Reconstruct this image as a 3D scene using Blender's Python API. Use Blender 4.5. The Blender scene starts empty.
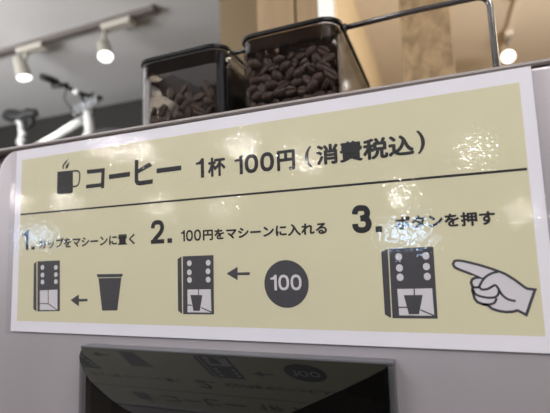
import bpy, bmesh, math, random
from mathutils import Vector, Matrix
random.seed(7)
C = bpy.context.scene.collection
sc = bpy.context.scene
R = math.radians
ZT = 1.45          # height of the sign's top edge (metres); the sign's left edge is x = 0, its face y = 0

TOK = {'one_cup': ('1', (136.41, 20.8, 141.43, 31.41)),
 'cup_kanji': ('杯', (143.82, 21.1, 154.32, 31.58)),
 'price': ('100', (159.76, 21.98, 181.74, 31.87)),
 'yen': ('円', (183.31, 22.1, 192.88, 32.47)),
 'pl': ('(', (198.0, 21.77, 201.46, 32.21)),
 'tax': ('消費税込', (203.58, 21.85, 248.94, 31.86)),
 'pr': (')', (250.26, 21.09, 253.63, 31.58)),
 'n1': ('1', (7.56, 52.45, 13.28, 65.18)),
 'n1d': ('.', (15.93, 62.98, 18.77, 65.06)),
 't1': ('カップをマシーンに置く', (22.54, 58.84, 95.96, 65.12)),
 'n2': ('2', (106.95, 52.46, 115.76, 65.37)),
 'n2d': ('.', (117.82, 62.8, 120.78, 65.3)),
 't2a': ('100', (126.42, 58.92, 138.94, 64.96)),
 't2b': ('円をマシーンに入れる', (140.04, 59.17, 207.26, 65.04)),
 'n3': ('3', (219.28, 52.52, 228.14, 65.36)),
 'n3d': ('.', (229.77, 62.68, 232.7, 65.36)),
 't3': ('ボタンを押す', (238.58, 58.72, 278.61, 64.82)),
 'c100': ('100', (177.6, 83.54, 193.59, 90.98))}
ART = {'ko': [(60.23, 18.67), (74.04, 18.93), (73.6, 30.92), (71.19, 30.94), (71.18, 29.98), (59.67, 30.03), (59.78, 27.71), (71.14, 27.69), (71.51, 21.32), (60.44, 21.16)],
 'bar1': [(77.09, 23.23), (92.39, 23.03), (92.4, 25.84), (77.12, 26.1)],
 'hi': [(95.78, 16.58), (98.46, 16.89), (98.32, 22.13), (105.82, 19.12), (108.14, 21.23), (98.33, 24.81), (98.19, 28.17), (99.03, 29.18), (108.39, 29.05), (108.11, 31.54), (99.45, 31.87), (97.08, 31.19), (95.81, 29.56)],
 'bar2': [(110.85, 23.24), (127.2, 23.21), (127.17, 25.89), (110.84, 25.99)],
 'mug': [(36.39, 17.3), (49.12, 17.72), (49.45, 31.1), (48.88, 31.72), (47.91, 31.94), (37.82, 31.61), (36.81, 31.29), (36.38, 30.49)],
 'mug_h': [(48.74, 18.14), (52.25, 18.36), (54.01, 19.29), (54.71, 20.72), (54.5, 24.07), (53.69, 26.77), (52.08, 27.81), (48.98, 27.9)],
 'st1': [(45.48, 9.84), (42.55, 11.66), (40.6, 13.52), (40.47, 15.81), (41.47, 16.07), (41.72, 14.18), (43.76, 12.33)],
 'st2': [(46.33, 12.08), (44.09, 13.36), (43.03, 14.7), (43.17, 16.25), (44.85, 15.97), (45.69, 14.08)],
 'a_front': [(21.5, 72.54), (40.06, 72.46), (40.94, 102.61), (22.66, 103.08)],
 'a_side': [(18.48, 73.82), (20.65, 72.64), (21.82, 103.09), (19.07, 101.67)],
 'a_btn': [(25.86, 76.35, 1.51, 1.47), (26.03, 81.01, 1.51, 1.46), (26.18, 85.28, 1.5, 1.46), (36.94, 76.61, 1.47, 1.45), (37.08, 80.95, 1.46, 1.45), (37.21, 85.16, 1.46, 1.44)],
 'a_win': [(24.19, 90.37), (38.65, 89.95), (39.01, 102.04), (24.63, 102.21)],
 'a_l1': [(31.16, 90.16), (31.44, 98.31), (38.52, 101.81)],
 'a_l2': [(24.49, 98.36), (31.44, 98.31)],
 'a_arrow': [(49.13, 96.1), (55.56, 92.83), (55.62, 95.49), (62.15, 95.36), (62.18, 96.74), (55.65, 97.0), (55.71, 99.77)],
 'a_cup': [(68.94, 81.27), (87.74, 81.38), (87.19, 83.27), (86.63, 83.71), (83.95, 101.73), (73.07, 101.98), (70.16, 83.59), (69.42, 83.23)],
 'b_front': [(127.53, 72.84), (146.2, 72.79), (145.87, 103.0), (127.38, 103.1)],
 'b_side': [(124.2, 74.19), (126.74, 72.91), (126.71, 103.02), (124.25, 101.45)],
 'b_btn': [(131.55, 76.61, 1.45, 1.53), (131.48, 81.38, 1.45, 1.52), (131.53, 85.37, 1.45, 1.52), (143.0, 76.64, 1.41, 1.51), (142.8, 81.04, 1.4, 1.49), (142.82, 85.33, 1.4, 1.49)],
 'b_win': [(130.24, 90.38), (144.23, 90.26), (144.41, 102.11), (130.07, 102.13)],
 'b_cup': [(131.98, 93.12), (139.22, 93.31), (137.55, 101.29), (133.73, 101.33)],
 'b_l1': [(136.98, 90.32), (136.93, 93.4)],
 'b_l2': [(130.12, 98.38), (132.89, 98.45)],
 'b_l3': [(138.45, 99.61), (144.31, 101.84)],
 'b_arrow': [(153.57, 82.45), (159.97, 79.11), (159.89, 82.01), (166.62, 81.94), (166.58, 83.38), (159.85, 83.36), (159.78, 85.91)],
 'circle': [(185.74, 87.92, 11.39, 11.4)],
 'c_front': [(235.12, 72.91), (253.69, 72.83), (253.3, 103.08), (234.68, 103.25)],
 'c_side': [(231.61, 74.24), (234.58, 72.89), (234.15, 103.26), (231.51, 101.71)],
 'c_btn': [(239.04, 76.68, 1.49, 1.62), (239.07, 81.54, 1.49, 1.61), (239.07, 85.58, 1.48, 1.61), (250.41, 76.6, 1.43, 1.59), (250.33, 81.18, 1.42, 1.58), (250.37, 85.4, 1.42, 1.58)],
 'c_win': [(237.51, 90.65), (252.0, 90.46), (251.99, 101.91), (237.64, 101.97)],
 'c_cup': [(240.12, 93.31), (247.97, 93.23), (245.88, 101.4), (241.72, 101.47)],
 'c_l1': [(244.6, 90.6), (244.57, 93.49)],
 'c_l2': [(237.35, 98.54), (241.32, 98.5)],
 'c_l3': [(246.68, 99.57), (251.92, 101.82)],
 'hand': [(262.96, 78.91), (265.39, 79.35), (270.47, 80.84), (274.43, 82.28), (277.67, 83.6), (280.2, 84.82), (283.57, 87.34), (285.95, 89.52), (287.43, 90.75), (290.23, 91.19), (288.2, 96.28), (286.32, 101.03), (285.0, 100.2), (283.49, 99.3), (281.51, 99.82), (279.56, 99.99), (276.97, 99.67), (274.4, 98.76), (272.85, 97.32), (270.87, 96.9), (269.1, 96.1), (268.18, 94.78), (267.91, 93.08), (267.57, 91.37), (267.82, 89.89), (267.33, 88.25), (267.93, 86.77), (269.5, 86.12), (271.92, 86.52), (266.75, 84.28), (263.37, 82.78), (261.54, 81.76), (261.01, 80.37), (261.67, 79.17)],
 'hand_thumb': [(277.64, 83.97), (275.04, 84.65), (272.61, 86.31), (271.01, 88.51), (270.41, 89.98), (271.21, 91.02), (273.39, 90.81), (275.15, 89.8), (276.32, 89.37), (277.27, 90.69), (278.32, 93.02), (280.32, 94.89), (283.04, 95.67)],
 'hand_f1': [(267.7, 89.74), (268.69, 90.19), (270.41, 89.98)],
 'hand_f2': [(267.86, 91.08), (268.49, 92.71), (270.11, 93.67), (273.1, 94.33), (275.58, 94.18), (277.0, 93.09), (277.47, 91.42)],
 'hand_f3': [(270.87, 96.9), (273.21, 97.03), (275.26, 96.43), (276.35, 94.54)],
 'divider': [(5.3, 42.11), (291.78, 42.83)]}


# ------------------------------------------------------------------ materials
def mat(name, col, rough=.5, metal=0., spec=.5, coat=0., emit=None, estr=0., noise=0., nscale=20., bump=0., bscale=200., stretch=None, coat_rough=.05):
    m = bpy.data.materials.new(name); m.use_nodes = True
    nt = m.node_tree; b = nt.nodes['Principled BSDF']
    b.inputs['Base Color'].default_value = (*col, 1); b.inputs['Roughness'].default_value = rough
    b.inputs['Metallic'].default_value = metal; b.inputs['Specular IOR Level'].default_value = spec
    b.inputs['Coat Weight'].default_value = coat; b.inputs['Coat Roughness'].default_value = coat_rough
    if emit: b.inputs['Emission Color'].default_value = (*emit, 1); b.inputs['Emission Strength'].default_value = estr
    tc = nt.nodes.new('ShaderNodeTexCoord'); src = tc.outputs['Object']
    if stretch:
        mp = nt.nodes.new('ShaderNodeMapping'); mp.inputs['Scale'].default_value = stretch
        nt.links.new(src, mp.inputs['Vector']); src = mp.outputs['Vector']
    if noise:
        n = nt.nodes.new('ShaderNodeTexNoise'); n.inputs['Scale'].default_value = nscale; n.inputs['Detail'].default_value = 4
        nt.links.new(src, n.inputs['Vector'])
        mx = nt.nodes.new('ShaderNodeMix'); mx.data_type = 'RGBA'
        mx.inputs['A'].default_value = (*[c*(1-noise) for c in col], 1); mx.inputs['B'].default_value = (*[min(1, c*(1+noise)) for c in col], 1)
        nt.links.new(n.outputs['Fac'], mx.inputs['Factor']); nt.links.new(mx.outputs['Result'], b.inputs['Base Color'])
    if bump:
        n = nt.nodes.new('ShaderNodeTexNoise'); n.inputs['Scale'].default_value = bscale; n.inputs['Detail'].default_value = 3
        nt.links.new(src, n.inputs['Vector'])
        bp = nt.nodes.new('ShaderNodeBump'); bp.inputs['Strength'].default_value = bump; bp.inputs['Distance'].default_value = .001
        nt.links.new(n.outputs['Fac'], bp.inputs['Height']); nt.links.new(bp.outputs['Normal'], b.inputs['Normal'])
    return m

def clear_mat(name, tint, ior, rough, bumps=(), boost=1.):
    """tinted clear sheet: straight-through transparency plus Fresnel gloss"""
    m = bpy.data.materials.new(name); m.use_nodes = True; nt = m.node_tree
    nt.nodes.remove(nt.nodes['Principled BSDF']); out = nt.nodes['Material Output']
    t = nt.nodes.new('ShaderNodeBsdfTransparent'); t.inputs['Color'].default_value = (*tint, 1)
    g = nt.nodes.new('ShaderNodeBsdfGlossy'); g.inputs['Roughness'].default_value = rough; g.inputs['Color'].default_value = (boost, boost, boost, 1)
    f = nt.nodes.new('ShaderNodeFresnel'); gm = nt.nodes.new('ShaderNodeNewGeometry'); mi = nt.nodes.new('ShaderNodeMix')   # a thin sheet reflects alike from both sides
    mi.inputs['A'].default_value = ior; mi.inputs['B'].default_value = 1/ior
    nt.links.new(gm.outputs['Backfacing'], mi.inputs['Factor']); nt.links.new(mi.outputs['Result'], f.inputs['IOR'])
    mx = nt.nodes.new('ShaderNodeMixShader')
    nt.links.new(f.outputs[0], mx.inputs[0]); nt.links.new(t.outputs[0], mx.inputs[1]); nt.links.new(g.outputs[0], mx.inputs[2])
    nt.links.new(mx.outputs[0], out.inputs['Surface'])
    tc = nt.nodes.new('ShaderNodeTexCoord'); prev = None
    for (s, st, d) in bumps:
        n = nt.nodes.new('ShaderNodeTexNoise'); n.inputs['Scale'].default_value = s; n.inputs['Detail'].default_value = 2
        nt.links.new(tc.outputs['Object'], n.inputs['Vector'])
        bp = nt.nodes.new('ShaderNodeBump'); bp.inputs['Strength'].default_value = st; bp.inputs['Distance'].default_value = d
        nt.links.new(n.outputs['Fac'], bp.inputs['Height'])
        if prev: nt.links.new(prev.outputs['Normal'], bp.inputs['Normal'])
        prev = bp
    if prev: nt.links.new(prev.outputs['Normal'], g.inputs['Normal']); nt.links.new(prev.outputs['Normal'], f.inputs['Normal'])
    return m

M = {}
M['paper'] = mat('white_paper', (.82, .79, .85), .55, noise=.03, nscale=60)
M['yellow'] = mat('pale_yellow_print', (.68, .635, .44), .55, noise=.04, nscale=40)
M['ink'] = mat('black_ink', (.018, .016, .018), .5)
M['grey_ink'] = mat('dark_grey_ink', (.065, .062, .07), .5, noise=.15, nscale=300)
M['print_white'] = mat('white_print', (.66, .63, .66), .55)
M['film'] = clear_mat('laminate_film', (.985, .985, .985), 1.5, .035, ((45, .5, .00016), (380, 1., .00008)))
M['panel'] = mat('satin_silver_panel', (.50, .46, .485), .45, .5, noise=.10, nscale=22, bump=.05, bscale=900, stretch=(1, 1, .25))
M['shell'] = mat('warm_grey_shell', (.16, .135, .12), .45)
M['trim'] = mat('taupe_trim', (.28, .245, .235), .5)
M['hood_frame'] = mat('grey_hood_frame', (.10, .10, .11), .28, .3)
M['hood'] = mat('black_gloss_hood', (.003, .003, .003), .02, 0, .33)
M['tint'] = clear_mat('smoked_plastic', (.83, .82, .82), 1.40, .06, (), .7)
M['skirt'] = clear_mat('dark_smoked_plastic', (.30, .26, .24), 1.4, .15)
M['taupe'] = mat('taupe_plastic', (.24, .20, .165), .5)
M['edge_highlight'] = mat('edge_highlight_paint', (.72, .72, .71), .2, noise=.3, nscale=120)  # light caught in the hopper's clear corner, painted as a pale colour
M['rim'] = mat('black_rim', (.004, .004, .004), .35, 0, .15)
M['lid'] = mat('dark_lid', (.03, .028, .028), .3)
M['bean'] = mat('roasted_bean', (.075, .043, .029), .45, noise=.3, nscale=250, bump=.15, bscale=700)
M['bean_crease'] = mat('bean_crease', (.13, .085, .06), .6)
M['baffle'] = mat('dark_brown_baffle', (.045, .034, .028), .4)
M['wire'] = mat('dark_metal_rail', (.17, .16, .16), .22, .85)
M['ceiling'] = mat('grey_white_ceiling', (.62, .62, .63), .85, noise=.03, nscale=2)
M['ceiling_w'] = mat('beige_ceiling', (.64, .55, .44), .8, noise=.04, nscale=3)
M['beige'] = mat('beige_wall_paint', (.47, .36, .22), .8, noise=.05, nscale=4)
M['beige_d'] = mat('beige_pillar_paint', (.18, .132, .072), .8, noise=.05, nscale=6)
M['wall_dark'] = mat('charcoal_wall', (.024, .023, .022), .7, noise=.15, nscale=3)
M['wall_mid'] = mat('dim_brown_wall', (.07, .055, .045), .8, noise=.2, nscale=2)
M['floor'] = mat('brown_floor', (.30, .26, .22), .5, noise=.2, nscale=4)
M['track'] = mat('grey_track', (.13, .115, .105), .5)
M['track_w'] = mat('pale_track', (.45, .40, .34), .5)
M['lamp'] = mat('off_white_lamp_metal', (.42, .40, .35), .45)
M['bulb'] = mat('lit_lens', (1, 1, 1), .4, emit=(1, .98, .95), estr=2.6)
M['black'] = mat('black_plastic', (.012, .012, .014), .55)
M['darkarm'] = mat('dark_grey_metal', (.018, .018, .018), .6)
M['white'] = mat('white_plastic', (.75, .77, .76), .4)
M['whitepost'] = mat('white_paint', (.92, .90, .84), .4)
M['joint'] = mat('dark_gap', (.02, .015, .012), .8)
def wood(name, c1, c2, sx=1., sz=3):
    m = bpy.data.materials.new(name); m.use_nodes = True; nt = m.node_tree; b = nt.nodes['Principled BSDF']
    tc = nt.nodes.new('ShaderNodeTexCoord'); mp = nt.nodes.new('ShaderNodeMapping'); mp.inputs['Scale'].default_value = (30*sx, 30*sx, sz)
    n = nt.nodes.new('ShaderNodeTexNoise'); n.inputs['Scale'].default_value = 1.6; n.inputs['Detail'].default_value = 6; n.inputs['Distortion'].default_value = .6
    cr = nt.nodes.new('ShaderNodeValToRGB'); cr.color_ramp.elements[0].color = (*c1, 1); cr.color_ramp.elements[1].color = (*c2, 1)
    cr.color_ramp.elements[0].position = .35; cr.color_ramp.elements[1].position = .65
    nt.links.new(tc.outputs['Object'], mp.inputs[0]); nt.links.new(mp.outputs[0], n.inputs['Vector']); nt.links.new(n.outputs['Fac'], cr.inputs[0])
    nt.links.new(cr.outputs[0], b.inputs['Base Color']); b.inputs['Roughness'].default_value = .6
    return m
M['plank'] = wood('weathered_plank', (.20, .125, .055), (.345, .23, .11), 1, 22)
M['board'] = wood('tan_board', (.26, .17, .085), (.33, .225, .12), .6)

# ------------------------------------------------------------------ helpers
def obj(name, bm, m, parent=None, smooth=False, auto=None):
    me = bpy.data.meshes.new(name); bmesh.ops.recalc_face_normals(bm, faces=bm.faces) if auto is None else None
    bm.to_mesh(me); bm.free()
    o = bpy.data.objects.new(name, me); C.objects.link(o)
    for x in (m if isinstance(m, (list, tuple)) else [m]): me.materials.append(x)
    if smooth:
        for p in me.polygons: p.use_smooth = True
    if parent: o.parent = parent; o.matrix_parent_inverse = Matrix.Translation(-parent.location)
    return o
def bevel(o, w, n=3):
    md = o.modifiers.new('bevel', 'BEVEL'); md.width = w; md.segments = n; md.limit_method = 'ANGLE'; md.angle_limit = R(30)
    return o
def thing(name, label, cat, loc, group=None):
    o = bpy.data.objects.new(name, None); C.objects.link(o); o.location = loc; o.empty_display_size = .05
    return tag(o, label, cat, group)
def tag(o, label, cat, group=None):
    o['label'] = label; o['category'] = cat
    if group: o['group'] = group
    return o
def struct(o): o['kind'] = 'structure'; return o
def box(bm, x0, x1, y0, y1, z0, z1):
    v = [bm.verts.new((x, y, z)) for x in (x0, x1) for y in (y0, y1) for z in (z0, z1)]
    for f in ((0,1,3,2),(4,6,7,5),(0,4,5,1),(2,3,7,6),(0,2,6,4),(1,5,7,3)): bm.faces.new([v[i] for i in f])
    return v
def boxo(name, d, m, parent=None, bv=0):
    bm = bmesh.new(); box(bm, *d); o = obj(name, bm, m, parent)
    if bv: bevel(o, bv)
    return o
def tube(bm, pts, r, seg=12, caps=True):
    pts = [Vector(p) for p in pts]; rs = r if isinstance(r, (list, tuple)) else [r]*len(pts)
    rings = []; up = None
    for i, p in enumerate(pts):
        d = (pts[min(i+1, len(pts)-1)] - pts[max(i-1, 0)]).normalized()
        if up is None: up = Vector((0, 0, 1)) if abs(d.z) < .9 else Vector((1, 0, 0))
        a = d.cross(up).normalized(); b = a.cross(d).normalized(); up = b
        rings.append([bm.verts.new(p + rs[i]*(math.cos(t)*a + math.sin(t)*b)) for t in [2*math.pi*k/seg for k in range(seg)]])
    for A, B in zip(rings, rings[1:]):
        for k in range(seg): bm.faces.new((A[k], A[(k+1) % seg], B[(k+1) % seg], B[k]))
    if caps: bm.faces.new(rings[0][::-1]); bm.faces.new(rings[-1])
def prism(bm, pts, z0f, z1f):
    """vertical prism over plan polygon pts; z0f, z1f give bottom/top heights"""
    a = [bm.verts.new((x, y, z0f(x, y))) for x, y in pts]; b = [bm.verts.new((x, y, z1f(x, y))) for x, y in pts]
    n = len(pts); bm.faces.new(a[::-1]); bm.faces.new(b)
    for i in range(n): bm.faces.new((a[i], a[(i+1) % n], b[(i+1) % n], b[i]))
def rrect(x0, x1, y0, y1, r, n=7):
    o = []
    for cx, cy, a in ((x1-r, y1-r, 0), (x0+r, y1-r, 90), (x0+r, y0+r, 180), (x1-r, y0+r, 270)):
        for k in range(n+1): t = R(a+90*k/n); o.append((cx+r*math.cos(t), cy+r*math.sin(t)))
    return o
def ring_shell(bm, outer, inner, z0, z1):
    """open tube wall between two plan outlines"""
    n = len(outer); V = [[bm.verts.new((x, y, z)) for x, y in pl] for pl, z in ((outer, z0), (outer, z1), (inner, z1), (inner, z0))]
    for a in range(4):
        A, B = V[a], V[(a+1) % 4]
        for i in range(n): bm.faces.new((A[i], A[(i+1) % n], B[(i+1) % n], B[i]))

# ------------------------------------------------------------------ the setting
PX = -.086                                       # plane of the beige partition
def slab(name, d, m): return struct(boxo(name, d, M[m] if isinstance(m, str) else m))
slab('floor', (-6, 4, -6, 4.2, -.1, 0), 'floor')
slab('ceiling', (-6, PX, -6, 2.7, 2.7, 2.8), 'ceiling')
slab('ceiling', (PX, 4, -6, 4.2, 2.7, 2.8), 'ceiling_w')
slab('wall_back', (-6, PX-.12, 2.6, 2.7, 0, 2.7), 'wall_dark')
slab('wall_back', (PX, 4, 4.1, 4.2, 0, 2.7), 'beige')
slab('wall_partition', (PX-.12, PX, .95, 4.2, 0, 2.7), 'beige')
slab('wall_left', (-6.1, -6, -6, 2.7, 0, 2.7), 'wall_mid')
slab('wall_right', (4, 4.1, -6, 4.2, 0, 2.7), 'wall_mid')
slab('wall_front', (-6, 4, -6.1, -6, 0, 2.7), 'wall_mid')
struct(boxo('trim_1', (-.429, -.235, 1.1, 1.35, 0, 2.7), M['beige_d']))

def post(name, x0, x1, y, th, m, label, cat, bv=.002):
    o = boxo(name, (x0, x1, y, y+th, 0, 2.7), M[m]); bevel(o, bv, 2); tag(o, label, cat); return o
post('wooden_board', -.117, -.0235, .70, .03, 'board', 'wide tan upright board behind the bean hoppers, left of the dark gap', 'board')
post('wooden_board', -.0185, .0315, .70, .03, 'board', 'narrow tan upright board between the dark gap and the bright white post', 'board')
o = boxo('backing_strip', (-.0235, -.0185, .72, .728, 0, 2.7), M['joint']); tag(o, 'thin black upright strip in the gap between the two tan boards', 'strip')
post('white_post', .0325, .068, .70, .03, 'whitepost', 'bright white upright post rising behind the right bean hopper', 'post')
post('wooden_plank', .208, .306, .70, .045, 'plank', 'weathered pale wood plank standing behind the metal rail', 'plank')

# ------------------------------------------------------------------ track lighting on the left
t = thing('ceiling_track', 'grey lighting track on the pale ceiling carrying two spotlights', 'lighting track', (-2.4, 1.57, 2.7))
boxo('rail', (-3.8, -1.075, 1.55, 1.59, 2.672, 2.70), M['track'], t, .003)
boxo('end_cap', (-1.075, -1.055, 1.547, 1.593, 2.670, 2.70), M['track'], t, .003)
def spot(cx, neck, top, bot, r, label, adapt, grp=None, m='lamp'):
    s = thing('track_spotlight', label, 'spotlight', (cx, 1.57, 2.672), grp)
    a = boxo('adapter', adapt, M[m], s, .006)
    bm = bmesh.new(); tube(bm, neck, .012); obj('neck', bm, M[m], s, True)
    top, bot = Vector(top), Vector(bot); d = (bot-top)
    bm = bmesh.new(); tube(bm, [top-d*.08, top-d*.05, top, top+d*.5, bot-d*.04, bot], [r*.35, r*.72, r*.82, r*.9, r, r], 28); obj('lamp_housing', bm, M[m], s, True)
    bm = bmesh.new(); n = d.normalized(); tube(bm, [bot, bot+n*.004], [r*.93, r*.9], 28); obj('lens', bm, M['bulb'], s)
    L = bpy.data.lights.new('spot_beam', 'SPOT'); L.energy = 25; L.spot_size = R(70); L.spot_blend = .6; L.shadow_soft_size = .04; L.color = (1, .95, .88)
    lo = bpy.data.objects.new('spot_beam', L); C.objects.link(lo); lo.location = bot+n*.02; lo.rotation_euler = (-n).to_track_quat('Z', 'Y').to_euler(); lo.parent = s
    lo.matrix_parent_inverse = Matrix.Translation(-s.location)
    return s
spot(-1.95, [(-1.99, 1.57, 2.65), (-2.0, 1.57, 2.60)], (-2.04, 1.56, 2.61), (-2.008, 1.575, 2.490), .043,
     'off-white track spotlight, the left of the two, pointing almost straight down', (-2.05, -1.84, 1.54, 1.60, 2.640, 2.672))
spot(-1.3, [(-1.392, 1.57, 2.66), (-1.40, 1.57, 2.60), (-1.385, 1.57, 2.57)], (-1.412, 1.580, 2.575), (-1.372, 1.555, 2.482), .041,
     'off-white track spotlight with a round glowing face, nearer the track end', (-1.40, -1.205, 1.54, 1.60, 2.640, 2.672))
# right-hand track running away from us on the beige ceiling
t = thing('ceiling_track', 'pale lighting track on the beige ceiling right of the metal rail', 'lighting track', (.72, 3.0, 2.7))
boxo('rail', (.71, .735, 2.0, 3.6, 2.685, 2.70), M['ceiling_w'], t, .003)
boxo('connector', (.708, .738, 2.14, 2.24, 2.66, 2.685), M['track'], t, .003)
s = thing('track_spotlight', 'glowing spotlight seen at the foot of the metal rail post', 'spotlight', (.725, 2.66, 2.685))
boxo('adapter', (.70, .745, 2.62, 2.74, 2.65, 2.685), M['track_w'], s, .004)
bm = bmesh.new(); tube(bm, [(.725, 2.68, 2.65), (.715, 2.68, 2.61)], .009); obj('neck', bm, M['track'], s, True)
bm = bmesh.new(); a = Vector((.725, 2.76, 2.56)); b = Vector((.705, 2.62, 2.515)); d = b-a
tube(bm, [a-d*.1, a, a+d*.5, b], [.018, .034, .038, .040], 24); obj('lamp_housing', bm, M['track_w'], s, True)
bm = bmesh.new(); n = d.normalized(); tube(bm, [b, b+n*.004], [.037, .035], 24); obj('lens', bm, M['bulb'], s)

# ------------------------------------------------------------------ bicycle on display, far left
sh = thing('display_plinth', 'tall charcoal display plinth under the white bicycle', 'plinth', (-1.9, 1.75, 0))
boxo('body', (-2.95, -.95, 1.5, 2.05, 0, 1.52), M['wall_dark'], sh, .004)
boxo('plinth_top', (-2.97, -.93, 1.48, 2.07, 1.52, 1.55), M['black'], sh, .003)
bk = thing('bicycle', 'white bicycle with a black saddle and dark handlebar on display behind, far left', 'bicycle', (-1.95, 1.74, 1.55))
def part(name, pts, r, m, seg=14, smooth=True, parent=None):
    bm = bmesh.new(); tube(bm, pts, r, seg); return obj(name, bm, M[m], parent or bk, smooth)
part('saddle', [(-2.44, 1.78, 2.375), (-2.40, 1.78, 2.378), (-2.33, 1.78, 2.362), (-2.27, 1.78, 2.350), (-2.215, 1.78, 2.366), (-2.165, 1.78, 2.358), (-2.145, 1.78, 2.34)], [.022, .042, .044, .036, .033, .026, .014], 'black', 18)
part('saddle_rail', [(-2.36, 1.78, 2.33), (-2.28, 1.78, 2.318), (-2.19, 1.78, 2.33)], .010, 'black', 10)
part('seat_clamp', [(-2.19, 1.78, 2.345), (-2.185, 1.78, 2.30), (-2.215, 1.78, 2.265)], [.022, .019, .012], 'black', 12)
part('seat_post', [(-2.33, 1.78, 2.325), (-2.297, 1.775, 2.327), (-2.275, 1.77, 2.29), (-2.262, 1.765, 2.23), (-2.25, 1.76, 2.14)], [.012, .018, .017, .017, .019], 'white')
part('seat_collar', [(-2.256, 1.76, 2.195), (-2.247, 1.76, 2.165)], [.024, .034], 'white')
part('seat_knob', [(-2.225, 1.745, 2.225), (-2.205, 1.745, 2.215)], .014, 'white')
part('seat_tube', [(-2.25, 1.76, 2.165), (-2.12, 1.745, 1.80)], .018, 'white')
part('top_tube', [(-2.225, 1.757, 2.09), (-1.92, 1.74, 2.165), (-1.815, 1.738, 2.197), (-1.70, 1.735, 2.235)], [.018, .02, .023, .024], 'white')
part('down_tube', [(-2.12, 1.745, 1.81), (-1.645, 1.735, 2.15)], .022, 'white')
part('head_tube', [(-1.675, 1.735, 2.29), (-1.668, 1.735, 2.24), (-1.645, 1.735, 2.12)], [.024, .026, .03], 'white')
part('steering_stem', [(-1.675, 1.735, 2.29), (-1.69, 1.70, 2.375)], .010, 'darkarm')
part('handlebar', [(-1.706, 1.45, 2.389), (-1.70, 1.53, 2.392), (-1.678, 1.61, 2.375), (-1.686, 1.68, 2.377), (-1.70, 1.77, 2.392), (-1.716, 1.88, 2.418)], .011, 'darkarm')
part('grip', [(-1.706, 1.44, 2.389), (-1.702, 1.535, 2.392)], .019, 'black')
part('grip', [(-1.706, 1.80, 2.40), (-1.717, 1.89, 2.42)], .014, 'black')
part('brake_lever', [(-1.72, 1.52, 2.366), (-1.665, 1.53, 2.362), (-1.63, 1.55, 2.372)], [.013, .014, .009], 'darkarm')
part('bell', [(-1.632, 1.60, 2.347), (-1.634, 1.612, 2.347)], .017, 'white', 16)
part('cable', [(-1.65, 1.56, 2.37), (-1.715, 1.60, 2.32), (-1.73, 1.68, 2.27), (-1.68, 1.73, 2.20)], .0035, 'darkarm', 8)
part('cable', [(-1.68, 1.75, 2.39), (-1.61, 1.72, 2.38), (-1.60, 1.72, 2.30), (-1.655, 1.735, 2.22)], .0035, 'darkarm', 8)
bb = obj('front_bracket', (lambda b: (tube(b, [(-1.75, 1.71, 2.285), (-1.67, 1.71, 2.30), (-1.585, 1.71, 2.328)], .026, 14), b)[1])(bmesh.new()), clear_mat('clear_bracket', (.82, .84, .88), 1.45, .1), bk, True)
for k in range(6):
    x = -1.742+k*.031; z = 2.286+k*.0078
    part('bracket_bar', [(x, 1.703, z-.032), (x+.004, 1.703, z+.03)], .0068, 'white', 8, True, bb)
part('fork', [(-1.645, 1.735, 2.13), (-1.60, 1.715, 2.03), (-1.53, 1.695, 1.86)], .013, 'white'); part('fork', [(-1.645, 1.735, 2.13), (-1.60, 1.755, 2.03), (-1.53, 1.775, 1.86)], .013, 'white')
for y in (1.71, 1.78): part('rear_stay', [(-2.235, 1.755, 2.12), (-2.50, y, 1.86)], .009, 'white'); part('chain_stay', [(-2.12, 1.745, 1.81), (-2.50, y, 1.86)], .010, 'white')
part('crank', [(-2.12, 1.70, 1.80), (-2.05, 1.69, 1.69)], .010, 'darkarm'); part('bottom_bracket', [(-2.12, 1.70, 1.80), (-2.12, 1.79, 1.80)], .02, 'darkarm')
for cx in (-1.53, -2.50):
    ring = [(cx+.286*math.cos(t), 1.735, 1.856+.286*math.sin(t)) for t in [2*math.pi*k/48 for k in range(49)]]
    wh = part('tyre', ring, .020, 'black', 10)
    part('wheel_rim', [((p[0]-cx)*.93+cx, p[1], (p[2]-1.856)*.93+1.856) for p in ring], .009, 'lamp', 8, True, wh)
    bm = bmesh.new()
    for k in range(20):
        t = 2*math.pi*k/20; tube(bm, [(cx, 1.735+(.02 if k % 2 else -.02), 1.856), (cx+.265*math.cos(t), 1.735, 1.856+.265*math.sin(t))], .0012, 5)
    obj('spokes', bm, M['lamp'], wh); part('hub', [(cx, 1.70, 1.856), (cx, 1.77, 1.856)], .018, 'lamp', 12, True, wh)

# ------------------------------------------------------------------ counter and coffee machine
cn = thing('counter', 'brown service counter under the coffee machine', 'counter', (.15, .1, 0))
boxo('body', (-.6, .9, -.03, .42, 0, .92), M['floor'], cn, .004)
boxo('worktop', (-.62, .92, -.05, .44, .92, .95), M['wall_mid'], cn, .004)

cm = thing('coffee_machine', 'silver self-service coffee machine front with a black glossy hood', 'coffee machine', (.16, .17, .95))
boxo('body', (-.05, .42, .006, .34, .95, 1.4515), M['shell'], cm, .006)
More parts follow.
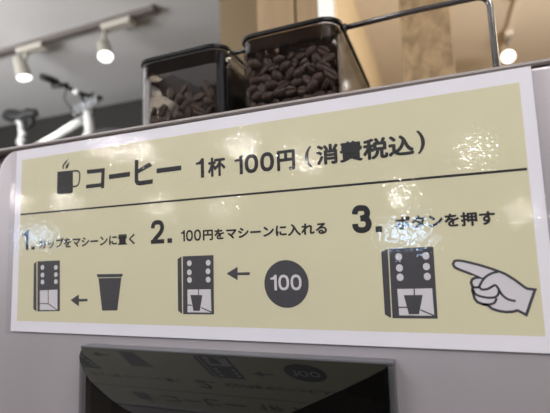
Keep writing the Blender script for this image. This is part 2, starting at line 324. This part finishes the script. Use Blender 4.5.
# front panel: rounded upper-left corner, softly rolled upper edge
ztop = lambda x: ZT + .0044 - .0060*(x+.016)
out = [(-.0185, .96), (.40, .96), (.40, ztop(.40)-.0022)]
N = 10; r = .017; cx = -.0185+r; cz = ztop(cx)-.0022-r
out += [(cx + r*math.cos(R(90+90*k/N)), cz + r*math.sin(R(90+90*k/N))) for k in range(N+1)]
bm = bmesh.new(); a = [bm.verts.new((x, .0008, z)) for x, z in out]; b = [bm.verts.new((x, .012, z)) for x, z in out]
bm.faces.new(a); bm.faces.new(b[::-1]); n = len(out)
for i in range(n): bm.faces.new((a[i], b[i], b[(i+1) % n], a[(i+1) % n]))
bevel(obj('front_panel', bm, M['panel'], cm), .0022, 4)
bm = bmesh.new(); tv = []
for x in (-.05, .42): tv.append([bm.verts.new((x, y, z)) for y, z in ((.0004, ztop(x)-.0026), (-.0002, ztop(x)-.0016), (.0006, ztop(x)-.0002), (.003, ztop(x)+.0002), (.012, ztop(x)), (.012, ztop(x)-.0026))])
for i in range(6): bm.faces.new((tv[0][i], tv[0][(i+1) % 6], tv[1][(i+1) % 6], tv[1][i]))
bm.faces.new(tv[0]); bm.faces.new(tv[1][::-1]); obj('top_trim', bm, M['trim'], cm)['label'] = 'dark taupe trim along the upper edge'
# hood: thin grey frame round a bulging black cover whose upper face slopes down towards us
bm = bmesh.new()
box(bm, .0643, .2345, -.007, .0008, 1.3278, 1.3294)
box(bm, .0643, .0668, -.007, .0008, 1.03, 1.3278); box(bm, .2319, .2345, -.007, .0008, 1.03, 1.3278)
bevel(obj('hood_frame', bm, M['hood_frame'], cm), .0005, 2)
arc = [(.0669, -.0092), (.0700, -.0133), (.0745, -.0171), (.0792, -.0204), (.0859, -.0245), (.0930, -.0283), (.1012, -.0318), (.113, -.0367), (.1238, -.0404), (.137, -.0438), (.149, -.0457), (.161, -.0460),
       (.1752, -.0445), (.1883, -.0399), (.1981, -.0342), (.2076, -.0274), (.2178, -.0201), (.226, -.0138), (.2305, -.0102), (.2318, -.0088)]
tn = math.tan(R(26.6)); zh = 1.3287
pts = [(.0669, -.0071)] + arc + [(.2318, -.0071)]
bm = bmesh.new(); prism(bm, pts, lambda x, y: 1.03, lambda x, y: zh + tn*(y+.007))
obj('hood_cover', bm, M['hood'], cm)
bm = bmesh.new(); prism(bm, [(.068, -.001), (.068, -.03), (.231, -.03), (.231, -.001)], lambda x, y: 1.0, lambda x, y: 1.0295); obj('dispensing_spout', bm, M['black'], cm)

# ------------------------------------------------------------------ hoppers with beans
ZB = 1.4545; ZR = 1.5515
def hopper(x0, x1, label):
    h = thing('bean_hopper', label, 'bean hopper', ((x0+x1)/2, .18, ZB), 'smoked bean hoppers on the machine')
    o_, i_ = rrect(x0, x1, .10, .26, .014), rrect(x0+.002, x1-.002, .102, .258, .012)
    bm = bmesh.new(); ring_shell(bm, o_, i_, ZB, ZR-.003); obj('container', bm, M['tint'], h, False)
    bm = bmesh.new(); ring_shell(bm, rrect(x0+.0025, x1-.0025, .1025, .2575, .0117), rrect(x0+.0035, x1-.0035, .1035, .2565, .0108), ZR-.0145, ZR-.003); obj('lid_skirt', bm, M['skirt'], h)
    bm = bmesh.new(); ring_shell(bm, rrect(x0-.001, x1+.001, .099, .261, .015), i_, ZR-.0022, ZR+.0003); obj('rim', bm, M['rim'], h, False)
    bm = bmesh.new(); prism(bm, rrect(x0+.002, x1-.002, .102, .258, .012), lambda x, y: ZR-.0025, lambda x, y: ZR); obj('lid', bm, M['tint'], h)
    return h
hl = hopper(.0145, .1015, 'left smoked plastic bean hopper, nearly empty with see-through gaps')
hr = hopper(.1155, .1975, 'right smoked plastic bean hopper, filled with beans to near its rim')
bm = bmesh.new(); q_ = [(.0175, 1.543), (.034, 1.5475), (.077, 1.520), (.080, 1.508), (.051, 1.511), (.022, 1.529)]
fa = [bm.verts.new((x, .128, z)) for x, z in q_]; fb = [bm.verts.new((x, .131, z)) for x, z in q_]
bm.faces.new(fa); bm.faces.new(fb[::-1])
for i in range(6): bm.faces.new((fa[i], fb[i], fb[(i+1) % 6], fa[(i+1) % 6]))
obj('baffle', bm, M['baffle'], hl)
boxo('side_plate', (.1925, .1948, .114, .255, ZB+.001, ZR-.004), M['taupe'], hr, .001)
boxo('edge_highlight', (.0182, .0245, .1058, .1085, ZB+.001, ZR-.0035), M['edge_highlight'], hl, .001)['label'] = 'pale strip standing for light caught in the clear upright edge'  # added strip imitating the bright refraction along the clear corner
boxo('side_plate', (.0962, .0988, .113, .255, ZB+.001, ZR-.004), M['black'], hl, .001)
boxo('dark_corner', (.0915, .0985, .106, .112, ZB+.001, ZR-.004), M['black'], hl, .002)

def bean_mesh():
    bm = bmesh.new(); bmesh.ops.create_uvsphere(bm, u_segments=20, v_segments=17, radius=1)
    for v in bm.verts:
        x, y, z = v.co
        if y < 0: y *= .45                      # flat side faces -y
        if y < .05:
            g = math.exp(-(z/.16)**2); y += .34*g*(1-abs(x)**3)
        v.co = (x*.0055, y*.0033, z*.0038)
    me = bpy.data.meshes.new('coffee_bean'); bm.to_mesh(me); bm.free(); me.materials.append(M['bean'])
    me.materials.append(M['bean_crease'])
    for p in me.polygons:
        p.use_smooth = True; c = p.center
        if c.y < .0002 and abs(c.z) < .0006: p.material_index = 1
    return me
BM = bean_mesh()
def place_bean(x, y, z, label, group, sc_=1.):
    o = bpy.data.objects.new('coffee_bean', BM); C.objects.link(o); o.location = (x, y, z)
    o.rotation_euler = (random.gauss(0, .3), random.gauss(0, .7) + (math.pi if random.random() < .5 else 0), random.gauss(0, .35) + (math.pi if random.random() < .3 else 0)); o.scale = (sc_,)*3
    tag(o, label, 'coffee bean', group)
def heap(name, dims, top, label, group, nb):
    """the packed mass of beans behind and below the front ones: lumpy core studded with beans"""
    x0, x1, y0, y1, z0 = dims
    bm = bmesh.new(); prism(bm, rrect(x0+.003, x1-.003, y0+.003, y1-.003, .006, 3), lambda x, y: z0, lambda x, y: top(x, y)-.004)
    for k in range(nb):
        f = random.random()
        if f < .45: p = (random.uniform(x0+.004, x1-.004), y0+.004, None)
        elif f < .55: p = (x1-.004, random.uniform(y0+.004, y1-.004), None)
        else: p = (random.uniform(x0+.004, x1-.004), random.uniform(y0+.004, y1-.004), 'top')
        zt = top(p[0], p[1]); z = zt-.003 if p[2] else random.uniform(z0+.006, zt-.004)
        mt = Matrix.Translation((p[0], p[1], z)) @ Matrix.Rotation(random.uniform(0, 6.3), 4, 'Y') @ Matrix.Rotation(random.gauss(0, .6), 4, 'Z')
        b0 = bmesh.new(); b0.from_mesh(BM); bmesh.ops.transform(b0, matrix=mt, verts=b0.verts); tmp = bpy.data.meshes.new('t'); b0.to_mesh(tmp); b0.free(); bm.from_mesh(tmp); bpy.data.meshes.remove(tmp)
    o = obj(name, bm, [M['bean'], M['bean_crease']], None, True); tag(o, label, 'coffee beans', group); o['kind'] = 'stuff'; return o
topR = lambda x, y: 1.5415 - .06*max(0, y-.13)
GR = 'roasted beans pressed against the front of the right hopper'
heap('coffee_beans', (.118, .1922, .112, .2565, ZB+.0005), topR, 'dark mass of roasted beans filling the right hopper behind its front layer', 'bulk beans in the hoppers', 420)
r_ = 0; z = 1.4935
while z < 1.5395:
    n = 8
    for k in range(n+1):
        x = .1235 + k*.0092 + (r_ % 2)*.0048 + random.uniform(-.0013, .0013)
        if x > .1905: continue
        place_bean(x, .1072+random.uniform(0, .0022), z+random.uniform(-.0012, .0012)+(.0015 if r_ else 0), 'dark roasted coffee bean pressed against the front wall of the right hopper', GR, random.uniform(.95, 1.15))
    z += .0072; r_ += 1
GL = 'roasted beans in the left hopper'
topL = lambda x, y: 1.502 + .012*max(0, (x-.055)/.045)
heap('coffee_beans', (.017, .0955, .114, .2565, ZB+.0005), lambda x, y: topL(x, y)-.003-.25*max(0, y-.15), 'low remaining heap of roasted beans at the bottom of the left hopper', 'bulk beans in the hoppers', 200)
LL = 'brown coffee bean behind the front wall of the nearly empty left hopper'
for z, xs in ((1.499, [.029, .041, .053, .063, .073, .083]), (1.506, [.027, .038, .050, .060, .071, .082]), (1.5135, [.056, .064, .074, .084]), (1.521, [.058, .081]), (1.5195, [.046])):
    for x in xs: place_bean(x+random.uniform(-.001, .001), .1075+random.uniform(0, .002), z+random.uniform(-.001, .001), LL, GL, random.uniform(1, 1.15))

# ------------------------------------------------------------------ wire rail
rl = thing('guard_rail', 'dark metal wire rail running from the hoppers to a bent post', 'rail', (.30, .118, ZB-.002))
bm = bmesh.new(); Y = .118
cxr, czr, rr = .2915, 1.5415, .0085
pts = [(.1985, Y, 1.5495), (.25, Y, 1.5505)] + [(cxr + rr*math.sin(R(a)), Y, czr + rr*math.cos(R(a))) for a in range(0, 91, 15)] + [(.3003, Y, 1.50), (.3006, Y, ZB-.002)]
tube(bm, pts, .0021, 14); obj('long_bar', bm, M['wire'], rl, True)
bm = bmesh.new(); tube(bm, [(.1025, Y, 1.549), (.1145, Y, 1.549)], .0017, 12); obj('short_bar', bm, M['wire'], rl, True)
bm = bmesh.new(); tube(bm, [(.1986, Y, 1.5495), (.2006, Y, 1.5495)], .0032, 14); obj('end_collar', bm, M['wire'], rl)

# ------------------------------------------------------------------ the laminated sign
sg = thing('laminated_sign', 'yellow laminated sign with black Japanese coffee instructions on the machine front', 'sign', (.1485, 0, ZT-.1155))
def sx(p, y): return (p[0]/1000, y, ZT - p[1]/1000)
boxo('paper', (0, .297, 0, .0004, ZT-.1155, ZT), M['paper'], sg)
boxo('yellow_field', (.0052, .2922, -.00003, 0, ZT-.1091, ZT-.0062), M['yellow'], sg)
bm = bmesh.new(); x0, x1, z0, z1 = -.0042, .3010, ZT-.1167, ZT+.0004; nx, nz = 60, 24
g = [[bm.verts.new((x0+(x1-x0)*i/nx, -.00035, z0+(z1-z0)*j/nz)) for j in range(nz+1)] for i in range(nx+1)]
for i in range(nx):
    for j in range(nz): bm.faces.new((g[i][j], g[i+1][j], g[i+1][j+1], g[i][j+1]))
obj('clear_film', bm, M['film'], sg, True, auto=False)
Y1, Y2, Y3, Y4 = -.00006, -.00009, -.00012, -.00015
def poly(bm, pts, y):
    vs = [bm.verts.new(sx(p, y)) for p in pts]; f = bm.faces.new(vs)
    if f.calc_area() and (f.normal_update() or f.normal.y > 0): f.normal_flip()
    return f
def catmull(P, n=5, closed=False):
    o = []; L = len(P)
    for i in range(L if closed else L-1):
        p0, p1, p2, p3 = (P[(i-1) % L], P[i], P[(i+1) % L], P[(i+2) % L]) if closed else (P[max(i-1, 0)], P[i], P[i+1], P[min(i+2, L-1)])
        for k in range(n):
            t = k/n
            o.append(tuple(.5*((2*p1[c]) + (-p0[c]+p2[c])*t + (2*p0[c]-5*p1[c]+4*p2[c]-p3[c])*t*t + (-p0[c]+3*p1[c]-3*p2[c]+p3[c])*t**3) for c in (0, 1)))
    if not closed: o.append(P[-1])
    return o
def stroke(bm, P, w, y, closed=False):
    P = [Vector(p) for p in P]; n = len(P); A = []; B = []
    for i, p in enumerate(P):
        a = P[(i-1) % n] if closed or i else p; c = P[(i+1) % n] if closed or i < n-1 else p
        d1 = (p-a).normalized() if (p-a).length > 1e-6 else (c-p).normalized(); d2 = (c-p).normalized() if (c-p).length > 1e-6 else d1
        nn = Vector((-(d1+d2).y, (d1+d2).x)).normalized(); k = max(.5, nn.dot(Vector((-d1.y, d1.x))))
        A.append(bm.verts.new(sx(p+nn*w/2/k, y))); B.append(bm.verts.new(sx(p-nn*w/2/k, y)))
    for i in range(n if closed else n-1):
        j = (i+1) % n; f = bm.faces.new((A[i], A[j], B[j], B[i])); f.normal_update()
        if f.normal.y > 0: f.normal_flip()
def disc(bm, c, y, n=24): poly(bm, [(c[0]+c[2]*math.cos(2*math.pi*k/n), c[1]+c[3]*math.sin(2*math.pi*k/n)) for k in range(n)], y)
def flat(name, bm, m, parent=None, label=None):
    o = obj(name, bm, M[m], parent or sg, False, auto=False)
    if label: o['label'] = label
    return o
# flat lettering, set in Blender's own typeface and fitted to its box on the sign
def glyphs(txt, rect, y, bold):
    cu = bpy.data.curves.new('lettering', 'FONT'); cu.body = txt; cu.size = 1; cu.offset = bold; cu.fill_mode = 'FRONT'; cu.resolution_u = 6
    ob = bpy.data.objects.new('lettering', cu); C.objects.link(ob); bpy.context.view_layer.update()
    dg = bpy.context.evaluated_depsgraph_get(); me = bpy.data.meshes.new_from_object(ob.evaluated_get(dg))
    bpy.data.objects.remove(ob); bpy.data.curves.remove(cu)
    xs = [v.co.x for v in me.vertices]; ys = [v.co.y for v in me.vertices]; a, b, c, d = min(xs), max(xs), min(ys), max(ys)
    L, T_, Rr, B_ = rect
    for v in me.vertices:
        v.co = sx((L + (v.co.x-a)/(b-a)*(Rr-L), B_ - (v.co.y-c)/(d-c)*(B_-T_)), y)
    return me
DIG = {   # bold condensed numerals on a 0..1 box, y downwards
 '1': [[(.66, 0), (1, 0), (1, 1), (.60, 1), (.60, .30), (.0, .30), (.0, .19), (.34, .16), (.54, .09)]], '.': [[(0, 0), (1, 0), (1, 1), (0, 1)]]}
def digit(bm, ch, L, T_, Rr, B_, y, wt):
    W, Hh = Rr-L, B_-T_; q = lambda u, v: (L+u*W, T_+v*Hh)
    if ch in DIG:
        for p in DIG[ch]: poly(bm, [q(*a) for a in p], y)
        return
    h = wt/2
    def rel(P): return [(L+h + u*(W-wt), T_+h + v*(Hh-wt)) for u, v in P]
    if ch == '0': stroke(bm, rel([(.5+.5*math.copysign(abs(math.cos(t))**.85, math.cos(t)), .5+.5*math.copysign(abs(math.sin(t))**.85, math.sin(t))) for t in [2*math.pi*k/32+.01 for k in range(32)]]), wt, y, True)
    if ch == '2':
        stroke(bm, rel(catmull([(0, .30), (.04, .13), (.22, .01), (.5, -.01), (.80, .02), (.97, .17), (.98, .32), (.86, .50), (.55, .70), (.22, .88), (.10, 1.0)], 4)), wt, y)
        poly(bm, [q(0, 1-wt/Hh*.92), q(1, 1-wt/Hh*.92), q(1, 1), q(0, 1)], y-.000002)
    if ch == '3':
        stroke(bm, rel(catmull([(.02, .27), (.07, .12), (.25, .01), (.5, 0), (.78, .03), (.93, .15), (.93, .29), (.80, .42), (.42, .47)], 4)), wt, y)
        stroke(bm, rel(catmull([(.42, .47), (.82, .50), (.99, .64), (1, .78), (.88, .93), (.62, 1.0), (.40, 1.0), (.18, .96), (.03, .85), (0, .70)], 4)), wt, y-.000002)
def lettering(name, toks, m='ink', parent=None, y=Y2, label=None):
    """toks: (key, weight in mm)"""
    bm = bmesh.new()
    for k, wt in toks:
        txt, (L, T_, Rr, B_) = TOK[k]
        if txt[0] in '0123.':
            if txt == '100':
                W = Rr-L; n1 = .21*W; g = .05*W; w0 = (W-n1-2*g)/2
                digit(bm, '1', L, T_, L+n1, B_, y, wt); digit(bm, '0', L+n1+g, T_, L+n1+g+w0, B_, y, wt); digit(bm, '0', Rr-w0, T_, Rr, B_, y, wt)
            else: digit(bm, txt, L, T_, Rr, B_, y, wt)
            continue
        me = glyphs(txt, (L+wt, T_+wt, Rr-wt, B_-wt), y, 0)
        for i in range(9):
            c = me.copy(); a = 2*math.pi*i/8
            off = Vector((0, -i*.000002, 0)) if i == 8 else Vector((wt*.001*math.cos(a), -i*.000002, wt*.001*math.sin(a)))
            for v in c.vertices: v.co += off
            bm.from_mesh(c); bpy.data.meshes.remove(c)
        bpy.data.meshes.remove(me)
    for f in bm.faces:
        f.normal_update()
        if f.normal.y > 0: f.normal_flip()
    return flat(name, bm, m, parent, label)
A = ART
bm = bmesh.new()
for k in ('ko', 'bar1', 'hi', 'bar2'): poly(bm, A[k], Y2)
flat('headline_word', bm, 'ink', label='large black word for coffee')
lettering('price_line', [('one_cup', 1), ('cup_kanji', .36), ('price', 2.0), ('yen', .42), ('pl', .22), ('tax', .38), ('pr', .22)], label='black price line with brackets')
bm = bmesh.new(); poly(bm, A['mug'], Y2); stroke(bm, catmull(A['mug_h'], 4), 1.0, Y2); flat('mug_picture', bm, 'ink', label='black steaming mug picture')
bm = bmesh.new(); poly(bm, A['st1'], Y2); poly(bm, A['st2'], Y2); flat('steam', bm, 'ink')
bm = bmesh.new(); stroke(bm, A['divider'], 1.05, Y2); flat('divider_line', bm, 'ink', label='thin black line across the sign')
lettering('step_number', [('n1', 2), ('n1d', 2)], label='large black 1'); lettering('step_text', [('t1', .21)], label='small black text of step one')
lettering('step_number', [('n2', 2.5), ('n2d', 2)], label='large black 2'); lettering('step_text', [('t2a', 1.05), ('t2b', .23)], label='small black text of step two')
lettering('step_number', [('n3', 2.7), ('n3d', 2)], label='large black 3'); lettering('step_text', [('t3', .24)], label='small black text of step three')
def machine_picture(k, lines, cup):
    bm = bmesh.new(); poly(bm, A[k+'_front'], Y2); poly(bm, A[k+'_side'], Y2); p = flat('machine_picture', bm, 'grey_ink')
    bm = bmesh.new()
    for c in A[k+'_btn']: disc(bm, c, Y3)
    flat('button_dots', bm, 'print_white', p)
    bm = bmesh.new(); poly(bm, A[k+'_win'], Y3); flat('opening', bm, 'print_white', p)
    bm = bmesh.new()
    for l in lines: stroke(bm, A[l], .55, Y4)
    if cup: poly(bm, A[k+'_cup'], Y4)
    flat('opening_lines', bm, 'grey_ink', p); return p
machine_picture('a', ['a_l1', 'a_l2'], False)['label'] = 'dark machine picture with an empty opening'
machine_picture('b', ['b_l1', 'b_l2', 'b_l3'], True)['label'] = 'dark machine picture with a cup, beside the arrow'
machine_picture('c', ['c_l1', 'c_l2', 'c_l3'], True)['label'] = 'dark machine picture with a cup, beside the pointing hand'
bm = bmesh.new(); poly(bm, A['a_cup'], Y2); p = flat('cup_picture', bm, 'grey_ink')
bm = bmesh.new(); stroke(bm, [(69.6, 83.35), (87.1, 83.35)], .35, Y3); flat('cup_rim_line', bm, 'yellow', p)
for k in ('a_arrow', 'b_arrow'):
    bm = bmesh.new(); poly(bm, A[k], Y2); flat('arrow', bm, 'grey_ink')
bm = bmesh.new(); disc(bm, A['circle'][0], Y2, 48); p = flat('coin_picture', bm, 'grey_ink')
lettering('coin_number', [('c100', 1.25)], 'print_white', p, Y3, 'pale 100 in the dark circle')
hd = catmull(A['hand'], 3, True)
bm = bmesh.new(); poly(bm, A['hand'], Y2); p = flat('hand_picture', bm, 'print_white', label='outlined white pointing hand picture')
bm = bmesh.new(); stroke(bm, A['hand'], 1.05, Y3, True)
for k in ('hand_thumb', 'hand_f1', 'hand_f2', 'hand_f3'): stroke(bm, catmull(A[k], 4), .95, Y3)
flat('hand_outline', bm, 'grey_ink', p)

# ------------------------------------------------------------------ light
w = bpy.data.worlds.new('World'); sc.world = w; w.use_nodes = True
w.node_tree.nodes['Background'].inputs[0].default_value = (.92, .95, 1, 1); w.node_tree.nodes['Background'].inputs[1].default_value = .3
def area(name, loc, target, sxy, power, col=(1, 1, 1), shape='RECTANGLE'):
    L = bpy.data.lights.new(name, 'AREA'); L.energy = power*(1.5 if 'shop' in name else 1); L.color = col; L.shape = shape; L.size = sxy[0]; L.size_y = sxy[-1]
    o = bpy.data.objects.new(name, L); C.objects.link(o); o.location = loc
    o.rotation_euler = (Vector(loc)-Vector(target)).to_track_quat('Z', 'Y').to_euler(); return o
area('ceiling_panel_light', (1.1, -.95, 2.66), (.7, -.3, 1.2), (.9, .5), 43, (1, .98, .97))
area('ceiling_panel_light', (-.7, -.95, 2.66), (-.3, -.3, 1.2), (.9, .5), 25, (.96, .97, 1))
area('ceiling_panel_light', (1.6, 2.2, 2.66), (.9, 2.2, 1.5), (.8, .8), 25, (1, .88, .7))
area('added_ceiling_fill', (-2.8, -.3, 1.75), (-2.3, 1.9, 2.75), (2.4, .7), 88, (1, .98, .97))  # added fill aimed upward to brighten the grey ceiling; no real fixture
area('added_ceiling_fill', (1.6, .9, 1.9), (1.0, 1.8, 2.7), (1.2, .3), 52, (1, .94, .86))  # same kind of added fill, for the beige ceiling side
# small shop spotlights behind us that glint in the laminate
for loc, p in (((-3.04, -3.40, 2.6), 1.4), ((-2.75, -3.60, 2.58), 1.2), ((-1.73, -4.0, 2.58), 1.5), ((-1.31, -5.0, 2.56), 2.2),
               ((.70, -5.5, 2.58), 2.2), ((-.20, -5.5, 2.09), 2.0), ((-3.36, -4.8, 2.12), 1.2), ((-2.5, -5.0, 2.05), 1.2), ((-3.7, -3.5, 2.07), .7), ((1.2, -5.8, 1.8), 1), ((-4.64, -3.5, 2.17), 1)):
    area('shop_spotlight', loc, (.15, 0, 1.4), (.045, .045), p, (1, .98, .95), 'DISK')
area('blue_screen_light', (-.17, -5.8, 1.60), (.15, 0, 1.4), (.5, .2), 7, (.42, .65, 1))
area('blue_screen_light', (-4.16, -3.5, 1.70), (.05, 0, 1.4), (.24, .14), 1.6, (.40, .62, 1))
# ------------------------------------------------------------------ camera
cam = bpy.data.cameras.new('camera'); co = bpy.data.objects.new('camera', cam); C.objects.link(co)
co.location = (0.257714, -0.198009, 1.375652); co.rotation_mode = 'XYZ'
co.rotation_euler = (1.6852371, 0.0350959, 0.3720160)
cam.sensor_fit = 'HORIZONTAL'; cam.sensor_width = 36; cam.lens = 36*430/550; cam.clip_start = .01
cam.dof.use_dof = True; cam.dof.focus_distance = .215; cam.dof.aperture_fstop = 11
sc.camera = co
sc.view_settings.view_transform = 'Standard'; sc.view_settings.look = 'None'; sc.view_settings.exposure = 0; sc.view_settings.gamma = 1
sc.view_settings.use_curve_mapping = False
sc.cycles.transparent_max_bounces = 24; sc.cycles.max_bounces = 8
